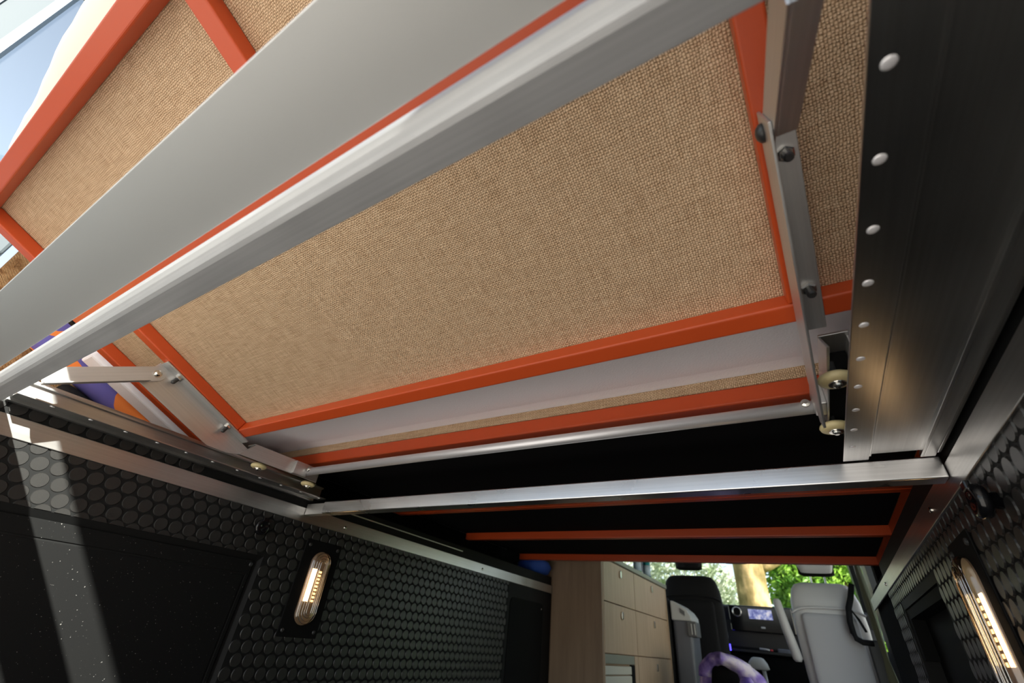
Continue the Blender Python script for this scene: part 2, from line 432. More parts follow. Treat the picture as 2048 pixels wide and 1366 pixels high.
# ------------------------------------------------------------------ aluminium frame round the walls
def screw(parent, p, d, r=.006, m='steel', name='screw'):
    return MB().lathe(p, d, [(-.001, r), (.002, r), (.0038, r * .75), (.0045, r * .3)], 12).build(name, m, parent, smooth=False)
for side, x0, x1, lab, ys in ((-1, XL + .0001, XL + .006, 'long flat aluminium wall rail above the lit lamp on the far studded wall', (.12, 1.181, 2.14)),
                              (1, XR - .006, XR - .0001, 'long flat aluminium wall rail running along the near studded wall', (.15, 1.184, 2.216))):
    t = thing('wall_rail', lab, 'rail', ((x0 + x1) / 2, 1.4, .266), group='aluminium wall rails')
    MB().box(x0, x1, -.03, 2.985 if side < 0 else 2.955, .266, .312).build('rail_bar', 'alu_y', t, bevel=.0012)
    for y in ys: screw(t, (x1 if side < 0 else x0, y, .287), (-side, 0, 0))

# front cross bar
t = thing('cross_bar', 'square aluminium cross bar under the dark bed boards, beyond the rod', 'bar', (-.6, 1.0, .288))
MB().box(-1.376, XR - .007, .978, 1.016, .288, .326).build('bar_tube', 'alu_bright', t, bevel=.003, seg=3)
MB().box(XL + .008, -1.3765, .990, 1.016, .289, .325).build('end_block', 'alu_rough', t, bevel=.001)
# rear cross bar (near the eye): rolled lip, rounded shoulder, flat underside
t = thing('rear_cross_bar', 'wide aluminium cross bar with rolled edge crossing close overhead', 'bar', (-.6, .12, .333))
prof = [(.146, .333), (.118, .333), (.1125, .3345), (.1095, .338), (.1065, .345), (.1025, .352), (.1010, .360), (.1020, .3615), (.1045, .3605), (.111, .348), (.117, .338), (.146, .338)]
MB().prism(prof, 0, XL + .008, .244)  .build('bar_profile', 'alu_bar', t, bevel=.0006)
# flat plate
t = thing('overhead_plate', 'broad flat grey aluminium plate nearest the eye', 'plate', (-.6, .05, .358))
MB().box(-1.48, .244, .0075, .0938, .3580, .3610).build('plate_sheet', 'alu_plate', t, bevel=.0008)

# ------------------------------------------------------------------ roller rails
def rail(mirror, lab):
    t = thing('roller_rail', lab, 'rail', (-1.445 if mirror else .175, .45, .324), group='roller rails of the bed')
    y0, y1 = .150, (1.012 if mirror else .974)
    if mirror:                                  # narrower section, close to the wall
        secs = ((-1.4395, -1.401, .339, .3425), (-1.472, -1.438, .344, .3475), (-1.4425, -1.4395, .3398, .381), (-1.474, -1.470, .337, .3448), (-1.484, -1.474, .337, .340), (-1.4885, -1.484, .337, .40), (-1.4425, -1.431, .376, .3815))
        xr, zr = -1.413, .3392
    else:
        secs = ((.108, .1465, .326, .3295), (.145, .222, .331, .3345), (.1465, .1495, .3268, .365), (.218, .2225, .324, .3318), (.2225, .2385, .324, .3272), (.2385, .2435, .324, .392), (.138, .1495, .361, .3665))
        xr, zr = .120, .3262
    b = MB()
    for xa, xb, za, zb in secs: b.box(xa, xb, y0, y1 - (.015 if zb - za > .03 or za > .33 else 0), za, zb)
    b.build('rail_profile', 'alu_y', t, bevel=.0008)
    for i in range(-3, 9):
        y = .368 + .0761 * i
        if .16 < y < y1:
            MB().lathe((xr, y, zr), (0, 0, -1), [(-.001, .0050), (.0006, .0048), (.0012, .0036), (.0015, .0012)], 14).build('rivet', 'rivet_metal', t, smooth=True)
    return t
rail(False, 'wide aluminium roller rail with a row of bright rivets, beside the near wall')
rail(True, 'aluminium roller rail along the far wall, catching a patch of sun')

# ------------------------------------------------------------------ tilted bed panel
TH = math.atan(.4); c_, s_ = math.cos(TH), math.sin(TH)
P0 = (0, .587, .445)
def uv(u, n): return (P0[1] + u * c_ + n * s_, P0[2] - u * s_ + n * c_)      # -> y, z
def yu(y): return (y - P0[1]) / c_
t = thing('tilted_bed_panel', 'raised bed section with woven tan underside in an orange tube frame', 'bed panel', (-.62, P0[1], P0[2]), rx=-TH)
PX = -.62
def lbox(b, x0, x1, u0, u1, n0, n1): return b.box(x0 - PX, x1 - PX, u0, u1, n0, n1)
b = MB(); lbox(b, -1.575, .335, -.47, .032, 0, .012)
b.build('fabric_board', 'tan_weave', t, local=True)
TB = .0315
for nm, x0, x1, u0, u1 in (('front_tube', -1.568, .328, 0, .031), ('cross_tube', -1.53, .30, -.468, -.437),
                           ('side_tube', -1.337, -1.306, -.437, 0), ('side_tube', .064, .095, -.437, 0), ('side_tube', -1.568, -1.536, -.437, 0), ('side_tube', .296, .328, -.437, 0)):
    lbox(MB(), x0, x1, u0, u1, -TB, -.0002).build(nm, 'orange', t, local=True, bevel=.0035, seg=3)
lbox(MB(), -1.556, -1.531, -.470, -.435, -TB - .002, -.0004).build('end_cap', 'black', t, local=True, bevel=.002)
# upper rear section: parallel to the first, set higher
KR = 1.15
Q0 = (0, 0.0, (P0[2] + .4 * P0[1]) * KR)
t = thing('rear_bed_panel', 'uppermost rear bed section with a middle orange tube, against the sky', 'bed panel', (PX, Q0[1], Q0[2]), rx=-TH)
ru0 = -.1035 / c_
lbox(MB(), -1.676, .437, ru0 - .038, .20, 0, .012).build('fabric_board', 'tan_weave', t, local=True)
for nm, x0, x1, u0, u1 in (('rear_tube', -1.676, .437, ru0 - .036, ru0), ('side_tube', -1.675, -1.638, ru0, .20), ('side_tube', .399, .436, ru0, .20), ('middle_tube', -.641, -.601, ru0, .20)):
    lbox(MB(), x0, x1, u0, u1, -.036, -.0002).build(nm, 'orange', t, local=True, bevel=.004, seg=3)
def uw(u, n): return (Q0[1] + u * c_ + n * s_, Q0[2] - u * s_ + n * c_)

# mattress: tilted part and flat part in one bent slab
lo = [uv(-.36, .0125), uv(-.3, .0125), uv(-.2, .0125), uv(.028, .0125), (.67, .4575), (.75, .469), (.83, .4800), (.90, .4805), (1.6, .4805), (2.2, .4805), (2.68, .4805)]
TK = .13
hi = [uv(-.35, .0125 + TK), uv(-.28, .0125 + TK), uv(-.2, .0125 + TK), uv(.05, .0125 + TK), (.72, .56), (.78, .58), (.86, .605), (.95, .61), (1.6, .61), (2.2, .61), (2.67, .61)]
b = MB()
xs_ = [-1.69, -1.68, -1.605, -1.585, -1.2, -.9, -.6, -.3, 0, .25, .34, .38]
vs = []; fs = []
nx = len(xs_); nl = len(lo)
for L_ in (lo, hi):
    for j, (y, z) in enumerate(L_):
        for i, x in enumerate(xs_):
            e_ = .012 if i in (0, nx - 1) else 0
            dr = -.046 if (L_ is lo and x < -1.60 and j < 4) else 0     # the cover droops past the outer tube
            vs.append((x, y + dr * s_, z + dr * c_ + (e_ if L_ is lo else -e_)))
o_ = nl * nx
for j in range(nl - 1):
    for i in range(nx - 1):
        a = j * nx + i; fs.append((a, a + 1, a + nx + 1, a + nx)); fs.append((o_ + a, o_ + a + nx, o_ + a + nx + 1, o_ + a + 1))
for i in range(nx - 1):
    fs.append((i, o_ + i, o_ + i + 1, i + 1)); a = (nl - 1) * nx + i; fs.append((a, a + 1, o_ + a + 1, o_ + a))
for j in range(nl - 1):
    a = j * nx; fs.append((a, a + nx, o_ + a + nx, o_ + a)); a = j * nx + nx - 1; fs.append((a, o_ + a, o_ + a + nx, a + nx))
mt = thing('mattress', 'white mattress lying on the bed boards, seen through the gap', 'mattress', (-.62, .9, .45))
b.add(vs, fs).build('cover', 'sheet', mt, bevel=.012)
# rear cushion on the upper section, its cream end rounded and slightly lumpy
b = MB(); n = 28; secs = []; M_ = 44
for i in range(M_):
    x = -1.66 + i * (2.09 / (M_ - 1)); vs = []
    wob = .0022 * math.sin(i * .9) + .0012 * math.sin(i * 2.3 + 1)
    edge = max(0, (-.95 - x)) * .07 + max(0, (-1.5 - x)) * .3
    ua, ub = -.237 + edge + wob, .19
    for k in range(n):
        g = 2 * math.pi * k / n; c = math.cos(g); q = math.sin(g)
        px = math.copysign(abs(c) ** .45, c); py = math.copysign(abs(q) ** .6, q)
        y, z = uw((ua + ub) / 2 + (ub - ua) / 2 * px, .068 + .0545 * py); vs.append((x, y, z))
    secs.append(vs)
fs = []
for i in range(M_ - 1):
    for k in range(n): fs.append((i * n + k, i * n + (k + 1) % n, (i + 1) * n + (k + 1) % n, (i + 1) * n + k))
fs += [tuple(range(n - 1, -1, -1)), tuple((M_ - 1) * n + k for k in range(n))]
o = b.add([v for q_ in secs for v in q_], fs).build('rear_cushion', 'sheet_rear', smooth=True)
tag(o, 'cream cushion edge above the rear orange tube against the sky', 'cushion')

# patterned bedding and a black roll stuffed between mattress and flare
def slab_loft(x0, x1, us, n0, n1, e=3):
    secs = []; n = 16
    for u, k in us:
        ring = []
        for i in range(n):
            g = 2 * math.pi * i / n; c = math.cos(g); q = math.sin(g)
            px = math.copysign(abs(c) ** (2 / e), c); py = math.copysign(abs(q) ** (2 / e), q)
            y, z = uv(u, (n0 + n1) / 2 + (n1 - n0) / 2 * py * k); ring.append(((x0 + x1) / 2 + (x1 - x0) / 2 * px * k, y, z))
        secs.append(ring)
    fs = []
    for j in range(len(secs) - 1):
        for i in range(n): fs.append((j * n + i, j * n + (i + 1) % n, (j + 1) * n + (i + 1) % n, (j + 1) * n + i))
    fs += [tuple(range(n - 1, -1, -1)), tuple((len(secs) - 1) * n + i for i in range(n))]
    return MB().add([v for r in secs for v in r], fs)
o = slab_loft(-1.795, -1.694, [(-.50, .6), (-.48, 1), (-.3, 1), (-.1, 1), (.08, 1), (.10, .7)], -.066, .05).build('patterned_bedding', 'pattern_cloth', smooth=True)
tag(o, 'purple and orange patterned bedding tucked beside the white mattress', 'bedding')
o = slab_loft(-1.812, -1.722, [(-.325, .55), (-.315, .85), (-.29, 1), (-.2, 1), (0, 1), (.06, .8)], -.128, -.068, 2.2).build('black_roll', 'black_fabric', smooth=True)
tag(o, 'black round-ended roll lying below the patterned bedding', 'roll')

# ------------------------------------------------------------------ flat bed panels further in
def flat_panel(name, lab, y0, y1, tubes, sidey):
    t = thing(name, lab, 'bed panel', (-.62, (y0 + y1) / 2, .42), group='flat bed panels')
    MB().box(-1.58, .335, y0, y1, .456, .4795).build('fabric_board', 'tan_weave', t)
    MB().box(-1.578, .293, y0 + .036, y1 - .036, .4535, .4558).build('black_lining', 'black_felt', t)
    for y in tubes: MB().box(-1.568, .328, y, y + .034, .420, .4558).build('cross_tube', 'orange', t, bevel=.0035, seg=3)
    MB().box(.294, .328, tubes[0] + .034, tubes[-1], .4202, .4556).build('side_tube', 'orange', t, bevel=.0035)
flat_panel('flat_bed_panel', 'flat bed section with orange tube edge just beyond the roller rod', .8655, 1.503, (.8655, 1.469), None)
flat_panel('flat_bed_panel', 'dark flat bed section furthest in with orange tubes in front of the cab', 1.506, 2.70, (1.506, 2.062, 2.664), None)

# ------------------------------------------------------------------ link brackets and arms
def nut(b, p, d, r=.0085): return b.lathe(p, d, [(0, r), (.006, r), (.0075, r * .8)], 6)
for xb, lab, lab2 in ((-1.341, 'angled aluminium bracket bolted under the orange tube beside the far rail', 'aluminium link arm reaching from the far rail up to its bracket'),
                      (.0690, 'angled aluminium bracket bolted under the orange tube beside the near rail', 'aluminium link arm dropping from top edge to the near bracket')):
    t = thing('link_bracket', lab, 'bracket', (xb, P0[1], P0[2]), rx=-TH, group='bed link brackets')
    b = MB()                                         # hanging plate (tapers to the carriage)
    pl = [(-.262, -.036), (.085, -.036), (.085, -.052), (.03, -.085), (-.02, -.104), (-.262, -.104)] if xb < -1 else [(-.262, -.036), (.135, -.036), (.175, -.085), (.165, -.108), (.10, -.104), (-.262, -.104)]
    b.prism(pl, 0, 0, .0032).build('side_plate', 'alu_rough', t, local=True, bevel=.0008)
    MB().box(.0034, .034, -.258, .045, -.0368, -.0330).build('top_flange', 'alu_rough', t, local=True, bevel=.0008)
    for u in (-.207, -.024):
        nut(MB(), (.020, u, -.0369), (0, 0, -1), .0095).build('nut', 'steel', t, local=True)
        MB().lathe((.020, u, -.043), (0, 0, -1), [(0, .0055), (.014, .0055), (.0165, .004)], 12).build('bolt', 'bolt_dark', t, local=True, smooth=False)
    MB().lathe((-.0002, -.244, -.062), (-1, 0, 0), [(0, .0105), (.003, .0105), (.007, .006), (.008, .002)], 16).build('pivot_bolt', 'steel' if xb < -1 else 'bolt_dark', t, local=True, smooth=True)
    MB().lathe((.0068, -.244, -.062), (1, 0, 0), [(0, .010), (.0012, .010), (.0014, .0075), (.007, .0075), (.008, .005)], 14).build('pivot_nut', 'steel', t, local=True)
    # arm: runs down and back from the pivot
    py, pz = uv(-.244, -.062); A = Vector((0, py, pz)); B = Vector((0, .155, .372)); L = (B - A).length
    ang = math.atan2(B.z - A.z, -(B.y - A.y))
    ta = thing('link_strut', lab2, 'strut', (xb, A.y, A.z), rx=-ang, group='bed link struts')
    def rr(L, h, n=8): return [(h * math.sin(math.pi * i / n), h * math.cos(math.pi * i / n)) for i in range(n + 1)] + [(-L, -h), (-L, h)]
    MB().prism(rr(L, .020), 0, .0036, .0066).build('web', 'alu_rough', ta, local=True, bevel=.0006)
    MB().box(.0068, .026, -L, -.022, -.020, -.0168).build('flange', 'alu_rough', ta, local=True, bevel=.0006)

# ------------------------------------------------------------------ carriages with rollers and the rod between them
def carriage(mir, lab):
    q = (lambda a, c: (MX - c, MX - a)) if mir else (lambda a, c: (a, c))
    t = thing('roller_carriage', lab, 'carriage', (q(.095, .095)[0], .76, .36), group='roller carriages')
    # channel body, open towards the rear
    a, c = q(.094, .131); b = MB(); b.box(a, c, .65, .892, .402, .406)
    a, c = q(.094, .0975); b.prism([(.615, .362), (.892, .362), (.892, .404), (.655, .404)], 0, a, c)
    a, c = q(.128, .131); b.box(a, c, .66, .892, .372, .404)
    b.build('channel_body', 'alu_rough', t, bevel=.001)
    a, c = q(.0985, .127); MB().box(a, c, .70, .890, .372, .4015).build('hollow_shade', 'black', t)  # black filler stands in for the shade inside the open channel
    a, c = q(.078, .094); MB().box(a, c, .790, .838, .362, .402).build('clamp_block', 'alu_rough', t, bevel=.002)
    dz = .0095 if mir else 0
    for y in ((.710, .893) if mir else (.692, .870)):
        x = -1.376 if mir else .102
        MB().lathe((x, y, .3445 + dz), (0, 0, 1), [(0, .0125), (.0005, .017), (.003, .0215), (.007, .0232), (.011, .0215), (.014, .017)], 28).build('roller', 'wheel', t, smooth=True)
        MB().lathe((x, y, .3442 + dz), (0, 0, -1), [(0, .0115), (.0012, .011), (.0014, .0065), (.004, .006), (.006, .0035)], 16).build('axle_bolt', 'steel', t)
        MB().cyl((x, y, .3588 + dz), (x, y, .380), .005, 10).build('axle', 'bolt_dark', t)
carriage(True, 'roller carriage with two cream wheels at the far rail end')
carriage(False, 'roller carriage with two cream wheels half hidden by the riveted rail')
t = thing('connecting_rod', 'round aluminium rod spanning between the two roller carriages', 'rod', (-.62, .845, .37))
MB().cyl((-1.327, .845, .383), (.088, .845, .383), .0118, 24).build('rod_tube', 'rod_metal', t, smooth=True)
for x, s in ((-1.327, -1), (.088, 1)):
    MB().lathe((x - s * .02, .8335, .386), (0, -1, 0), [(0, .0075), (.004, .007), (.006, .003)], 12).build('end_screw', 'steel', t)

# ------------------------------------------------------------------ wall lamps, hooks, hatch, recess panels
def stadium(hw, hl, n=12):
    p = []
    for i in range(n + 1): g = math.pi * i / n; p.append((hw * math.cos(g), hl - hw + hw * math.sin(g)))
    for i in range(n + 1): g = math.pi + math.pi * i / n; p.append((hw * math.cos(g), -hl + hw + hw * math.sin(g)))
    return p
def lamp(xw, s, lab):
    yc, zc = 1.118, .078
    t = thing('wall_lamp', lab, 'lamp', (xw, yc, -.07), group='warm wall lamps')
    X = lambda d: xw + s * d
    def pr(poly, d0, d1): return MB().prism([(yc + a, zc + c) for a, c in poly], 0, X(d0), X(d1))
    MB().prism([(1.040, -.068), (1.195, -.068), (1.195, .222), (1.040, .222)], 0, X(.0005), X(.005)).build('back_plate', 'black', t, bevel=.003)
    for y in (1.056, 1.179):
        for z in (-.050, .204): screw(t, (X(.005), y, z), (s, 0, 0), .006, 'bolt_dark')
    pr(stadium(.037, .111), .0052, .008).build('reflector', 'reflector', t)
    b = MB()
    for i in range(9):
        z = .035 + i * .011
        b.box(*sorted((X(.0082), X(.0088))), yc - .024, yc - .003, z, z + .0105)
    b.build('led_strip', 'led', t)
    b = MB()
    for i in range(9):
        z = .035 + i * .011; b.box(*sorted((X(.0082), X(.0088))), yc + .008, yc + .018, z, z + .006)
    b.build('led_row', 'led_soft', t)
    ln = MB()                                           # domed clear lens
    rings = [(.0405, .1145, .0055), (.0405, .1145, .014), (.036, .110, .020), (.026, .100, .024), (.012, .086, .026)]
    vs = []; fs = []; k = len(stadium(1, 2))
    for hw, hl, dd in rings: vs += [(X(dd), yc + a, zc + c) for a, c in stadium(hw, hl)]
    for j in range(len(rings) - 1):
        for i in range(k): fs.append((j * k + i, j * k + (i + 1) % k, (j + 1) * k + (i + 1) % k, (j + 1) * k + i))
    fs.append(tuple((len(rings) - 1) * k + i for i in range(k)))
    ln.add(vs, fs); le = ln.build('lens', 'lens_clear', t, smooth=True)
    for hw, hl, dd in ((.0335, .107, .0222), (.025, .0985, .0246), (.0165, .0895, .0262), (.009, .082, .0267)):
        p = [(X(dd), yc + a, zc + c) for a, c in stadium(hw, hl)]; p.append(p[0])
        MB().tube(p, .0012, 6).build('lens_ridge', 'lens_ridge', le, smooth=True)
lamp(XL, 1, 'lit oblong lamp with ribbed clear lens on the far studded wall')
lamp(XR, -1, 'lit oblong lamp seen at a steep angle on the near studded wall')
for xw, s, lab in ((XL, 1, 'black round knob on the far studded wall under the rail joint'), (XR, -1, 'black round knob on the near studded wall')):
    t = thing('coat_hook', lab, 'hook', (xw, .85, .216), group='black wall hooks')
    MB().lathe((xw, .85, .216), (s, 0, 0), [(.0005, .012), (.012, .010), (.014, .021), (.018, .0235), (.026, .0235), (.029, .020), (.030, .013), (.028, .009)], 24).build('knob_head', 'black_gloss', t, smooth=True)
    MB().box(xw + s * .024, xw + s * .031, .840, .860, .230, .243).build('latch', 'black_gloss', t, bevel=.002)

t = thing('locker_hatch', 'big matt black hatch in the far wall crossed by a band of sunlight', 'hatch', (-1.50, .42, -.84))
MB().box(-1.5055, -1.5025, -.03, HY - .018, .0865, HZ - .017).build('top_frame', 'black_panel', t, bevel=.001)
MB().box(-1.5055, -1.5025, .876, HY - .018, -.84, .0855).build('side_frame', 'black_panel', t, bevel=.001)
MB().box(-1.5055, -1.5035, -.03, .8715, -.84, .0815).build('hatch_door', 'black_panel', t, bevel=.001)
screw(t, (-1.5025, .880, .112), (1, 0, 0), .006, 'bolt_dark')
def rrect(y0, y1, z0, z1, r, n=6):
    p = []
    for cy, cz, g0 in ((y1 - r, z1 - r, 0), (y0 + r, z1 - r, 90), (y0 + r, z0 + r, 180), (y1 - r, z0 + r, 270)):
        for i in range(n + 1): g = math.radians(g0 + 90 * i / n); p.append((cy + r * math.cos(g), cz + r * math.sin(g)))
    return p
t = thing('side_locker', 'black round-cornered locker at the far end of the far wall, beside the cabinet', 'locker', (XL, 2.66, -.8))
struct(MB().box(XL + .0002, XL + .0025, 2.432, 2.985, -.84, .262).build('trim_2', 'wall_rubber'))
MB().prism(rrect(2.462, 2.868, -.80, .194, .03), 0, XL + .0027, XL + .006).build('door_leaf', 'black', t)
screw(t, (XL + .006, 2.84, .165), (1, 0, 0), .006, 'steel')
t = thing('wall_recess', 'deep black rectangular recess in the near studded wall beyond the lamp', 'recess', (XR, 1.74, -.8))
MB().box(XR + .040, XR + .0495, 1.437, 2.048, -.84, .190).build('back_sheet', 'black', t)
MB().prism([(1.437, .06), (1.437, .190), (2.048, .190), (2.048, .06), (2.02, .06), (2.02, .165), (1.46, .165), (1.46, .06)], 0, XR + .004, XR + .039).build('lining', 'black', t)

# ------------------------------------------------------------------ kitchen cabinet
FX = -1.135
t = thing('kitchen_cabinet', 'pale wood cabinet with drawers behind the bed, wide end panel facing', 'cabinet', (-1.31, 3.8, -.85))
MB().box(-1.56, FX - .004, 3.0, 3.02, -.85, .60).build('end_panel', 'wood_end', t, bevel=.001)
MB().box(-1.56, FX - .022, 3.021, 4.60, -.85, .498).build('carcass', 'wood_end', t)
MB().box(FX - .021, FX - .002, 3.0205, 3.032, -.85, .498).build('edge_strip', 'wood_light', t)
rows = [(.252, .495), (-.022, .246)]
for y0, y1 in ((3.034, 3.676), (3.683, 4.585)):
    for k, (z0, z1) in enumerate(rows):
        dr = MB().box(FX - .021, FX, y0, y1, z0, z1).build('drawer', 'wood_light', t, bevel=.002)
        zc = z1 - .055; yc = (y0 + y1) / 2
        MB().prism(rrect(yc - .012, yc + .012, zc - .024, zc + .024, .01), 0, FX + .001, FX + .012).build('handle', 'steel', dr, bevel=.002)
dr = MB().box(FX - .021, FX, 3.683, 4.585, -.50, -.028).build('drawer', 'wood_light', t, bevel=.002)
MB().prism(rrect(4.11, 4.135, -.11, -.062, .01), 0, FX + .001, FX + .012).build('handle', 'steel', dr, bevel=.002)
MB().box(FX - .021, FX - .002, 3.034, 3.60, -.075, -.028).build('rail_piece', 'worktop', t, bevel=.002)
for i in range(8):
    MB().box(FX - .021, FX - .006, 3.04, 3.54, -.130 - i * .05, -.086 - i * .05).build('slat', 'slat_beige', t, bevel=.004)
MB().box(FX - .021, FX - .004, 3.545, 3.60, -.50, -.078).build('slot_side', 'black', t)
MB().box(FX - .020, FX - .001, 3.605, 3.676, -.50, -.028).build('stile', 'wood_light', t, bevel=.001)
MB().box(FX - .02, FX + .004, 4.588, 4.603, -.85, .498).build('end_edge', 'wood_light', t)
o = MB().box(-1.56, FX + .012, 3.025, 4.62, .4985, .530).build('worktop', 'worktop', bevel=.004)
tag(o, 'olive grey worktop on the wooden drawer cabinet', 'worktop')
for y, lab, col_, cap in ((4.18, 'tall bottle with green label on the worktop', 'bottle_green', 'cap_a'), (4.46, 'slim blue-green bottle at the end of the worktop', 'bottle_teal', 'cap_b')):
    if col_ not in MATS: mat(col_, (.10, .45, .18) if 'green' == col_[-5:] else (.03, .22, .25), .25); mat(cap, (.55, .70, .85), .3)
    t = thing('bottle', lab, 'bottle', (-1.25, y, .5305), group='bottles on the worktop')
    MB().lathe((-1.25, y, .5305), (0, 0, 1), [(0, .030), (.005, .034), (.16, .034), (.19, .022), (.205, .014), (.225, .014)], 20).build('body', col_, t, smooth=True)
    MB().lathe((-1.25, y, .5805), (0, 0, 1), [(0, .0347), (.085, .0347)], 20).build('paper_label', cap, t, smooth=True)
    MB().lathe((-1.25, y, .7555), (0, 0, 1), [(0, .017), (.02, .016)], 14).build('cap', 'black', t, smooth=True)
# blue bag in the dark beyond the bed
b = MB(); b.loft([(.362, -1.60, -1.50, 2.74, 2.93), (.372, -1.63, -1.475, 2.70, 2.97), (.41, -1.64, -1.455, 2.70, 2.985), (.440, -1.62, -1.47, 2.72, 2.96), (.446, -1.59, -1.50, 2.76, 2.92)], 24, 2.6)
o = b.build('blue_bag', 'blue_fabric', smooth=True); tag(o, 'blue fabric bag pushed against the top of the cabinet end panel', 'bag')

# ------------------------------------------------------------------ cab: seats, cool box, dashboard, odds and ends
def seat(lab, xc, y, zt, w, mc, mp, mirror=False, arm=None):
    t = thing('cab_seat', lab, 'seat', (xc, y, -.85), group='cab seats')
    h = w / 2
    back = MB().loft([(-.42, xc - h * .80, xc + h * .80, y - .02, y + .16), (-.36, xc - h * .90, xc + h * .90, y - .05, y + .16), (0, xc - h * .97, xc + h * .97, y - .07, y + .12), (zt - .30, xc - h, xc + h, y - .07, y + .10),
                      (zt - .14, xc - h * .96, xc + h * .96, y - .07, y + .08), (zt - .05, xc - h * .86, xc + h * .86, y - .05, y + .07), (zt - .012, xc - h * .74, xc + h * .74, y - .02, y + .05), (zt, xc - h * .55, xc + h * .55, y + .0, y + .03)], 36, 3.2)
    back.build('backrest', mc, t, smooth=True)
    # inset back shell with a raised rim line
    sh = MB().loft([(-.40, xc - h * .62, xc + h * .62, y - .062, y - .03), (-.34, xc - h * .70, xc + h * .70, y - .085, y - .03), (0, xc - h * .74, xc + h * .74, y - .092, y - .03), (zt - .26, xc - h * .74, xc + h * .74, y - .092, y - .03), (zt - .235, xc - h * .70, xc + h * .70, y - .088, y - .03), (zt - .225, xc - h * .62, xc + h * .62, y - .075, y - .03)], 30, 5)
    sh.build('back_shell', mp, t, smooth=True)
    pts = []
    for i in range(25):
        a = -1 + 2 * i / 24; pts.append((xc + h * .99 * a, y - .074 - .010 * (1 - a * a), zt - .185 - .045 * a ** 4))
    MB().tube(pts, .009, 8).build('seam', mc, t, smooth=True)
    MB().loft([(-.52, xc - h * .9, xc + h * .9, y - .05, y + .50), (-.48, xc - h, xc + h, y - .08, y + .54), (-.38, xc - h, xc + h, y - .08, y + .54), (-.34, xc - h * .92, xc + h * .92, y - .04, y + .50)], 30, 4).build('cushion', mc, t, smooth=True)
    MB().box(xc - h * .7, xc + h * .7, y, y + .42, -.85, -.53).build('pedestal', 'dark_plastic', t, bevel=.01)
    hr = MB().loft([(zt + .060, xc - .085, xc + .085, y - .025, y + .035), (zt + .075, xc - .115, xc + .115, y - .045, y + .055), (zt + .13, xc - .130, xc + .130, y - .055, y + .06), (zt + .22, xc - .125, xc + .125, y - .05, y + .055), (zt + .25, xc - .10, xc + .10, y - .03, y + .04)], 28, 3.2)
    hr.build('headrest', mc, t, smooth=True)
    MB().loft([(zt + .052, xc - .10, xc + .10, y - .02, y + .04), (zt + .064, xc - .128, xc + .128, y - .035, y + .064), (zt + .20, xc - .139, xc + .139, y - .010, y + .066), (zt + .21, xc - .125, xc + .125, y, y + .05)], 28, 3.2).build('headrest_shell', 'black', t, smooth=True)
    for dx in (-.05, .05): MB().cyl((xc + dx, y + .015, zt - .03), (xc + dx, y + .015, zt + .10), .006, 8).build('headrest_post', 'steel', t)
    if arm:
        (xa, za), (xb, zb) = arm; secs = []
        MB().tube([(xa, y - .06, za + .02), (xa, y - .06, za), (xa * .5 + xb * .5 - .004, y - .03, (za + zb) / 2), (xb, y, zb), (xb, y, zb - .02)], [.018, .030, .034, .036, .02], 14).build('armrest', mc, t, smooth=True)
    return t
seat('light grey leather cab seat seen from behind with armrest and headrest', .085, 4.82, .615, .50, 'grey_leather', 'grey_cloth', arm=((-.255, .46), (-.195, .075)))
seat('black fabric cab seat behind the cool box, left of the windscreen trunk', -1.03, 5.25, .70, .56, 'black_fabric', 'black_fabric')
# seat-belt loop hanging beside the grey seat
t = thing('seat_belt', 'black belt loop hanging over the right side of the grey seat', 'seat belt', (.22, 4.7, .2))
MB().tube([(.30, 4.70, .60), (.265, 4.69, .50), (.232, 4.68, .43), (.215, 4.675, .34), (.215, 4.675, .27), (.225, 4.675, .235), (.26, 4.68, .215), (.32, 4.70, .215)], .020, 10).build('strap', 'black_fabric', t, smooth=True)
MB().tube([(.235, 4.68, .44), (.275, 4.675, .36), (.30, 4.68, .28)], .009, 8).build('cord', 'black_fabric', t, smooth=True)
MB().box(.285, .36, 4.70, 4.74, -.85, .235).build('side_panel', 'dark_plastic', t, bevel=.01)

# cool box between cabinet and black seat
t = thing('cool_box', 'tall grey box with white sloping top and side latch beside the cabinet', 'cool box', (-.98, 4.72, -.85))
MB().loft([(-.85, -1.115, -.955, 4.66, 4.98), (-.2, -1.115, -.955, 4.66, 4.98), (.262, -1.115, -.945, 4.66, 4.98)], 28, 7).build('body', 'grey_plastic', t, bevel=.004)
MB().prism([(-1.115, .264), (-.943, .264), (-.945, .300), (-.975, .345), (-1.03, .385), (-1.090, .412), (-1.115, .415)], 1, 4.655, 4.98).build('lid', 'pale_grey', t, bevel=.01)
MB().prism([(-1.035, .325), (-.995, .300), (-.995, .335), (-1.035, .360)], 1, 4.648, 4.656).build('display', 'grey_dark', t)
la = MB().box(-.985, -.905, 4.64, 4.80, .150, .262).build('latch', 'grey_dark', t, bevel=.008)
MB().box(-.950, -.942, 4.634, 4.641, .165, .245).build('latch_rib', 'pale_grey', la, bevel=.002)
MB().box(-.925, -.917, 4.634, 4.641, .165, .245).build('latch_rib', 'pale_grey', la, bevel=.002)
# black post / belt column between cabinet end and cool box
o = MB().loft([(-.85, -1.20, -1.125, 4.64, 4.80), (.30, -1.22, -1.125, 4.64, 4.80), (.42, -1.24, -1.135, 4.64, 4.80), (.44, -1.23, -1.15, 4.66, 4.78)], 20, 4).build('side_column', 'black_fabric', smooth=True)
tag(o, 'black upright padded column at the end of the drawers', 'column')

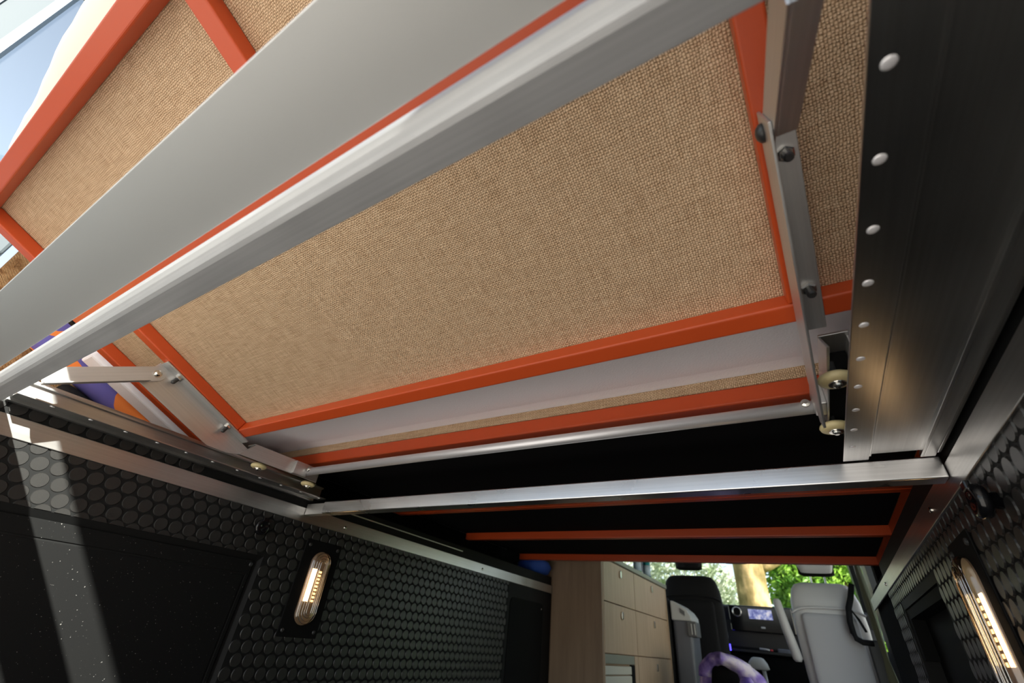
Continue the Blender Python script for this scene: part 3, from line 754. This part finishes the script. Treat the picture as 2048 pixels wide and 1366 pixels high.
# purple hooded blanket bag: open ring with a dark mouth
t = thing('patterned_bag', 'purple and white patterned fabric bag with a dark open mouth', 'bag', (-.62, 4.0, -.85))
b = MB(); n1, n2 = 30, 12; vs = []; fs = []
for i in range(n1 + 1):
    a = math.pi * i / n1; ex, ez = math.cos(a), math.sin(a)
    wob = .005 * math.sin(i * .8)
    for k in range(n2):
        g = 2 * math.pi * k / n2; rr_ = .036 + .003 * math.sin(i * .7 + 1) + .05 * (1 - math.sin(a)) * (1 if ex > 0 else .5)
        px = -.635 + (.135 + wob + rr_ * math.cos(g)) * ex * (1.12 if ex > 0 else 1)
        pz = -.10 + (.115 + rr_ * math.cos(g)) * ez * (1 - .16 * max(0, ex)) + .012 * math.sin(7 * g + i * .35) * ez
        vs.append((px, 4.0 + .06 * math.sin(g) + .10 * abs(ex), pz))
for i in range(n1):
    for k in range(n2): fs.append((i * n2 + k, i * n2 + (k + 1) % n2, (i + 1) * n2 + (k + 1) % n2, (i + 1) * n2 + k))
fs += [tuple(range(n2 - 1, -1, -1)), tuple(n1 * n2 + k for k in range(n2))]
b.add(vs, fs).build('hood_rim', 'purple_cloth', t, smooth=True)
MB().loft([(-.85, -.86, -.38, 3.98, 4.42), (-.5, -.86, -.38, 3.98, 4.42), (-.12, -.85, -.40, 4.10, 4.42), (.0, -.78, -.49, 4.13, 4.36), (.03, -.72, -.55, 4.16, 4.30)], 30, 2.6).build('bag_body', 'purple_cloth', t, smooth=True)
MB().loft([(-.45, -.735, -.545, 3.965, 4.14), (-.12, -.735, -.545, 3.985, 4.14), (-.02, -.72, -.56, 4.03, 4.14), (.0, -.68, -.60, 4.06, 4.13)], 24, 2.4).build('mouth', 'black_felt', t, smooth=True)
MB().loft([(-.45, -.56, -.42, 3.90, 4.05), (-.20, -.56, -.43, 3.90, 4.04), (-.10, -.54, -.45, 3.92, 4.02), (-.07, -.52, -.47, 3.95, 4.0)], 20, 2.2).build('fold', 'purple_cloth', t, smooth=True)

# dashboard
t = thing('dashboard', 'black dashboard with screen and round vent under the windscreen', 'dashboard', (-.62, 6.1, -.5))
MB().prism([(5.98, .38), (5.92, .50), (5.95, .523), (6.30, .46), (6.44, .34), (6.44, -.40), (6.10, -.40), (6.02, .05), (5.98, .15)], 0, -1.70, .46).build('shell', 'dark_plastic', t, bevel=.012)
MB().box(-.80, -.20, 5.90, 5.96, .28, .516).build('centre_panel', 'black_gloss', t, bevel=.01)
MB().box(-.605, -.385, 5.893, 5.899, .398, .486).build('screen', 'screen', t)
v = MB().lathe((-.715, 5.899, .455), (0, -1, 0), [(0, .048), (.008, .046), (.010, .038), (.004, .034)], 24).build('vent', 'steel', t, smooth=True)
MB().lathe((-.715, 5.893, .455), (0, -1, 0), [(0, .034), (.002, .010)], 20).build('vent_core', 'black', v)
MB().box(-.51, -.47, 5.892, 5.899, .318, .334).build('badge', 'pale_grey', t, bevel=.003)
MB().box(-.85, -.15, 5.84, 6.08, .10, .125).build('shelf', 'dark_plastic', t, bevel=.006)
MB().box(-.90, -.10, 5.90, 6.10, -.60, .09).build('console', 'black', t, bevel=.02)
# things on the shelf
o = MB().tube([(-.56, 5.87, .142), (-.50, 5.87, .140), (-.47, 5.87, .137)], .009, 10).build('pen', 'pale_grey', smooth=True); tag(o, 'pale pen lying on the dashboard shelf', 'pen')
o = MB().tube([(-.465, 5.87, .137), (-.44, 5.87, .136)], .009, 10).build('red_pen', 'red', smooth=True); tag(o, 'short red pen on the dashboard shelf', 'pen')
o = MB().loft([(.126, -.40, -.28, 5.86, 5.92), (.150, -.40, -.29, 5.86, 5.92), (.158, -.39, -.30, 5.87, 5.91)], 20, 5).build('card_box', 'grey_plastic', smooth=False); tag(o, 'small blue-grey packet on the dashboard shelf', 'packet')
# gear selector with pale boot
t = thing('gear_lever', 'pale rounded gear lever knob standing in front of the dark console', 'gear lever', (-.545, 5.30, -.85))
MB().loft([(-.03, -.605, -.480, 5.27, 5.35), (-.02, -.625, -.455, 5.25, 5.37), (.02, -.62, -.465, 5.255, 5.365), (.055, -.59, -.49, 5.275, 5.345), (.062, -.57, -.51, 5.29, 5.33)], 24, 2.6).build('knob', 'pale_grey', t, smooth=True)
MB().tube([(-.49, 5.31, -.85), (-.495, 5.31, -.3), (-.505, 5.31, -.02)], .016, 10).build('stem', 'pale_grey', t, smooth=True)
# steering column stalk with blue light
t = thing('steering_wheel', 'dark steering wheel rim with small blue light behind black seat', 'steering wheel', (-1.0, 5.72, .1))
pts = [(-1.02 + .19 * math.cos(2 * math.pi * i / 32), 5.72 + .07 * math.sin(2 * math.pi * i / 32), .22 + .17 * math.sin(2 * math.pi * i / 32)) for i in range(33)]
MB().tube(pts, .017, 10).build('rim', 'grey_dark', t, smooth=True)
MB().cyl((-1.02, 5.72, .22), (-1.02, 5.95, .16), .06, 16).build('column', 'dark_plastic', t)
MB().box(-.825, -.805, 5.70, 5.72, .10, .155).build('indicator', 'blue_led', t, bevel=.003)
# rear-view mirror, seen just below the bed edge
t = thing('rear_view_mirror', 'black rear-view mirror edge hanging in front of the trunk', 'mirror', (-.62, 5.55, .86))
MB().loft([(.862, -.70, -.50, 5.52, 5.56), (.875, -.74, -.46, 5.51, 5.57), (.93, -.745, -.455, 5.51, 5.57), (.945, -.72, -.48, 5.52, 5.56)], 28, 3).build('housing', 'black', t, smooth=True)
MB().cyl((-.60, 5.56, .93), (-.60, 5.62, 1.0), .01, 8).build('stem', 'black', t)
# cab side: grab handle on pale pillar trim
t = thing('pillar_trim', 'pale grey pillar trim with grab handle right of the grey seat', 'trim', (.47, 5.3, .3))
MB().prism([(5.30, .28), (5.72, .28), (5.62, .55), (5.42, .95), (5.22, .95)], 0, .475, .505).build('panel', 'pale_grey', t, bevel=.008)
MB().tube([(.47, 5.33, .90), (.44, 5.34, .87), (.43, 5.37, .78), (.44, 5.43, .66), (.47, 5.47, .62)], .016, 10).build('grab_handle', 'pale_grey', t, smooth=True)
# folded curtain at the sliding door
t = thing('side_curtain', 'narrow olive curtain tied at the sliding door opening', 'curtain', (.28, 3.1, -.85))
b = MB(); n = 14; vs = []; fs = []; zs = [-.85, -.4, -.15, -.05, .0, .08, .2, .35, .5]
for j, z in enumerate(zs):
    w = .014 + .004 * math.sin(j * 2.1); w = .010 if abs(z + .05) < .01 else w
    for k in range(n):
        g = 2 * math.pi * k / n; r = w * (1 + .25 * math.sin(3 * g + j)); vs.append((.243 + r * math.cos(g), 3.08 + r * math.sin(g) * 1.4, z))
for j in range(len(zs) - 1):
    for k in range(n): fs.append((j * n + k, j * n + (k + 1) % n, (j + 1) * n + (k + 1) % n, (j + 1) * n + k))
mat('olive_cloth', (.16, .17, .11), .9)
b.add(vs, fs).build('cloth', 'olive_cloth', t, smooth=True)
MB().lathe((.243, 3.08, -.06), (0, 0, 1), [(0, .017), (.02, .017)], 16).build('tie', 'black', t)

# ------------------------------------------------------------------ outdoors: tree trunk and foliage beyond the windscreen
def leaves(n, blobs, size, rnd):
    vs = []; fs = []
    for _ in range(n):
        (cx_, cy_, cz_), (rx, ry, rz) = rnd.choice(blobs)
        while True:
            p = [rnd.uniform(-1, 1) for _ in range(3)]
            if sum(q * q for q in p) < 1: break
        c = Vector((cx_ + p[0] * rx, cy_ + p[1] * ry, cz_ + p[2] * rz))
        a = Vector([rnd.gauss(0, 1) for _ in range(3)]).normalized(); u = a.orthogonal().normalized(); w = a.cross(u)
        s = size * rnd.uniform(.6, 1.3); o = len(vs)
        vs += [c - u * s, c + w * s * .45 + a * s * .1, c + u * s, c - w * s * .45 + a * s * .1]; fs.append((o, o + 1, o + 2, o + 3))
    return MB().add(vs, fs)
rnd = random.Random(3)
t = thing('plane_tree', 'thick mottled tree trunk framed by the windscreen', 'tree', (-1.06, 12, -1.395))
b = MB(); b.tube([(-1.0, 12, -1.395), (-1.04, 12, -.8), (-1.07, 12, .2), (-1.07, 12, 1.4), (-1.05, 12, 2.2), (-1.0, 12, 4.5)], [.55, .40, .335, .31, .325, .30], 20)
b.build('trunk', 'bark', t, smooth=True)
MB().tube([(-1.0, 12, 1.75), (-.6, 12.05, 1.90), (0, 12.2, 2.2), (1.0, 12.5, 2.8)], [.16, .12, .09, .06], 12).build('branch', 'bark', t, smooth=True)
o = leaves(2600, [((.6, 12.6, 3.1), (1.8, 1.2, .9)), ((-1.5, 12.6, 4.4), (2.5, 1.5, 1.0))], .10, rnd).build('foliage', 'leaf_green', t); o['kind'] = 'stuff'
def bush(name, lab, base, blobs, n, size, m, h):
    t = thing(name, lab, 'tree', (base[0], base[1], -1.395))
    MB().tube([(base[0], base[1], -1.395), (base[0] + .05, base[1], 0), (base[0] - .05, base[1], h)], [.12, .09, .05], 10).build('trunk', 'bark', t, smooth=True)
    o = leaves(n, blobs, size, rnd).build('foliage', m, t); o['kind'] = 'stuff'
bush('garden_tree', 'bright green leafy tree behind the grey seat', (.9, 15), [((.9, 15, 1.2), (1.5, 1.0, 1.3)), ((1.9, 15.5, 2.4), (1.4, 1.0, 1.4)), ((-.2, 15.5, .9), (.9, .9, 1.6)), ((0, 16.2, 2.3), (1.1, .9, 1.4))], 14000, .10, 'leaf_green', 2.0)
bush('garden_tree', 'pale blossomy tree seen left of the trunk', (-3.4, 15), [((-3.2, 15, 1.5), (1.6, 1.0, 1.3)), ((-2.4, 15.5, 1.2), (.9, .8, 1.2)), ((-4.6, 15, 2.0), (1.5, 1.0, 1.4))], 6500, .09, 'leaf_pale', 2.0)
bush('garden_tree', 'unseen green tree added right of the van to shade the cab', (9.0, .4), [((9.0, -.3, 4.6), (1.8, 1.8, 2.6)), ((9.2, 1.2, 5.0), (1.8, 1.8, 2.8)), ((9.0, .6, 2.6), (1.4, 1.4, 1.6))], 12000, .22, 'leaf_green', 5.0)  # out of view, added to keep direct sun off the cab
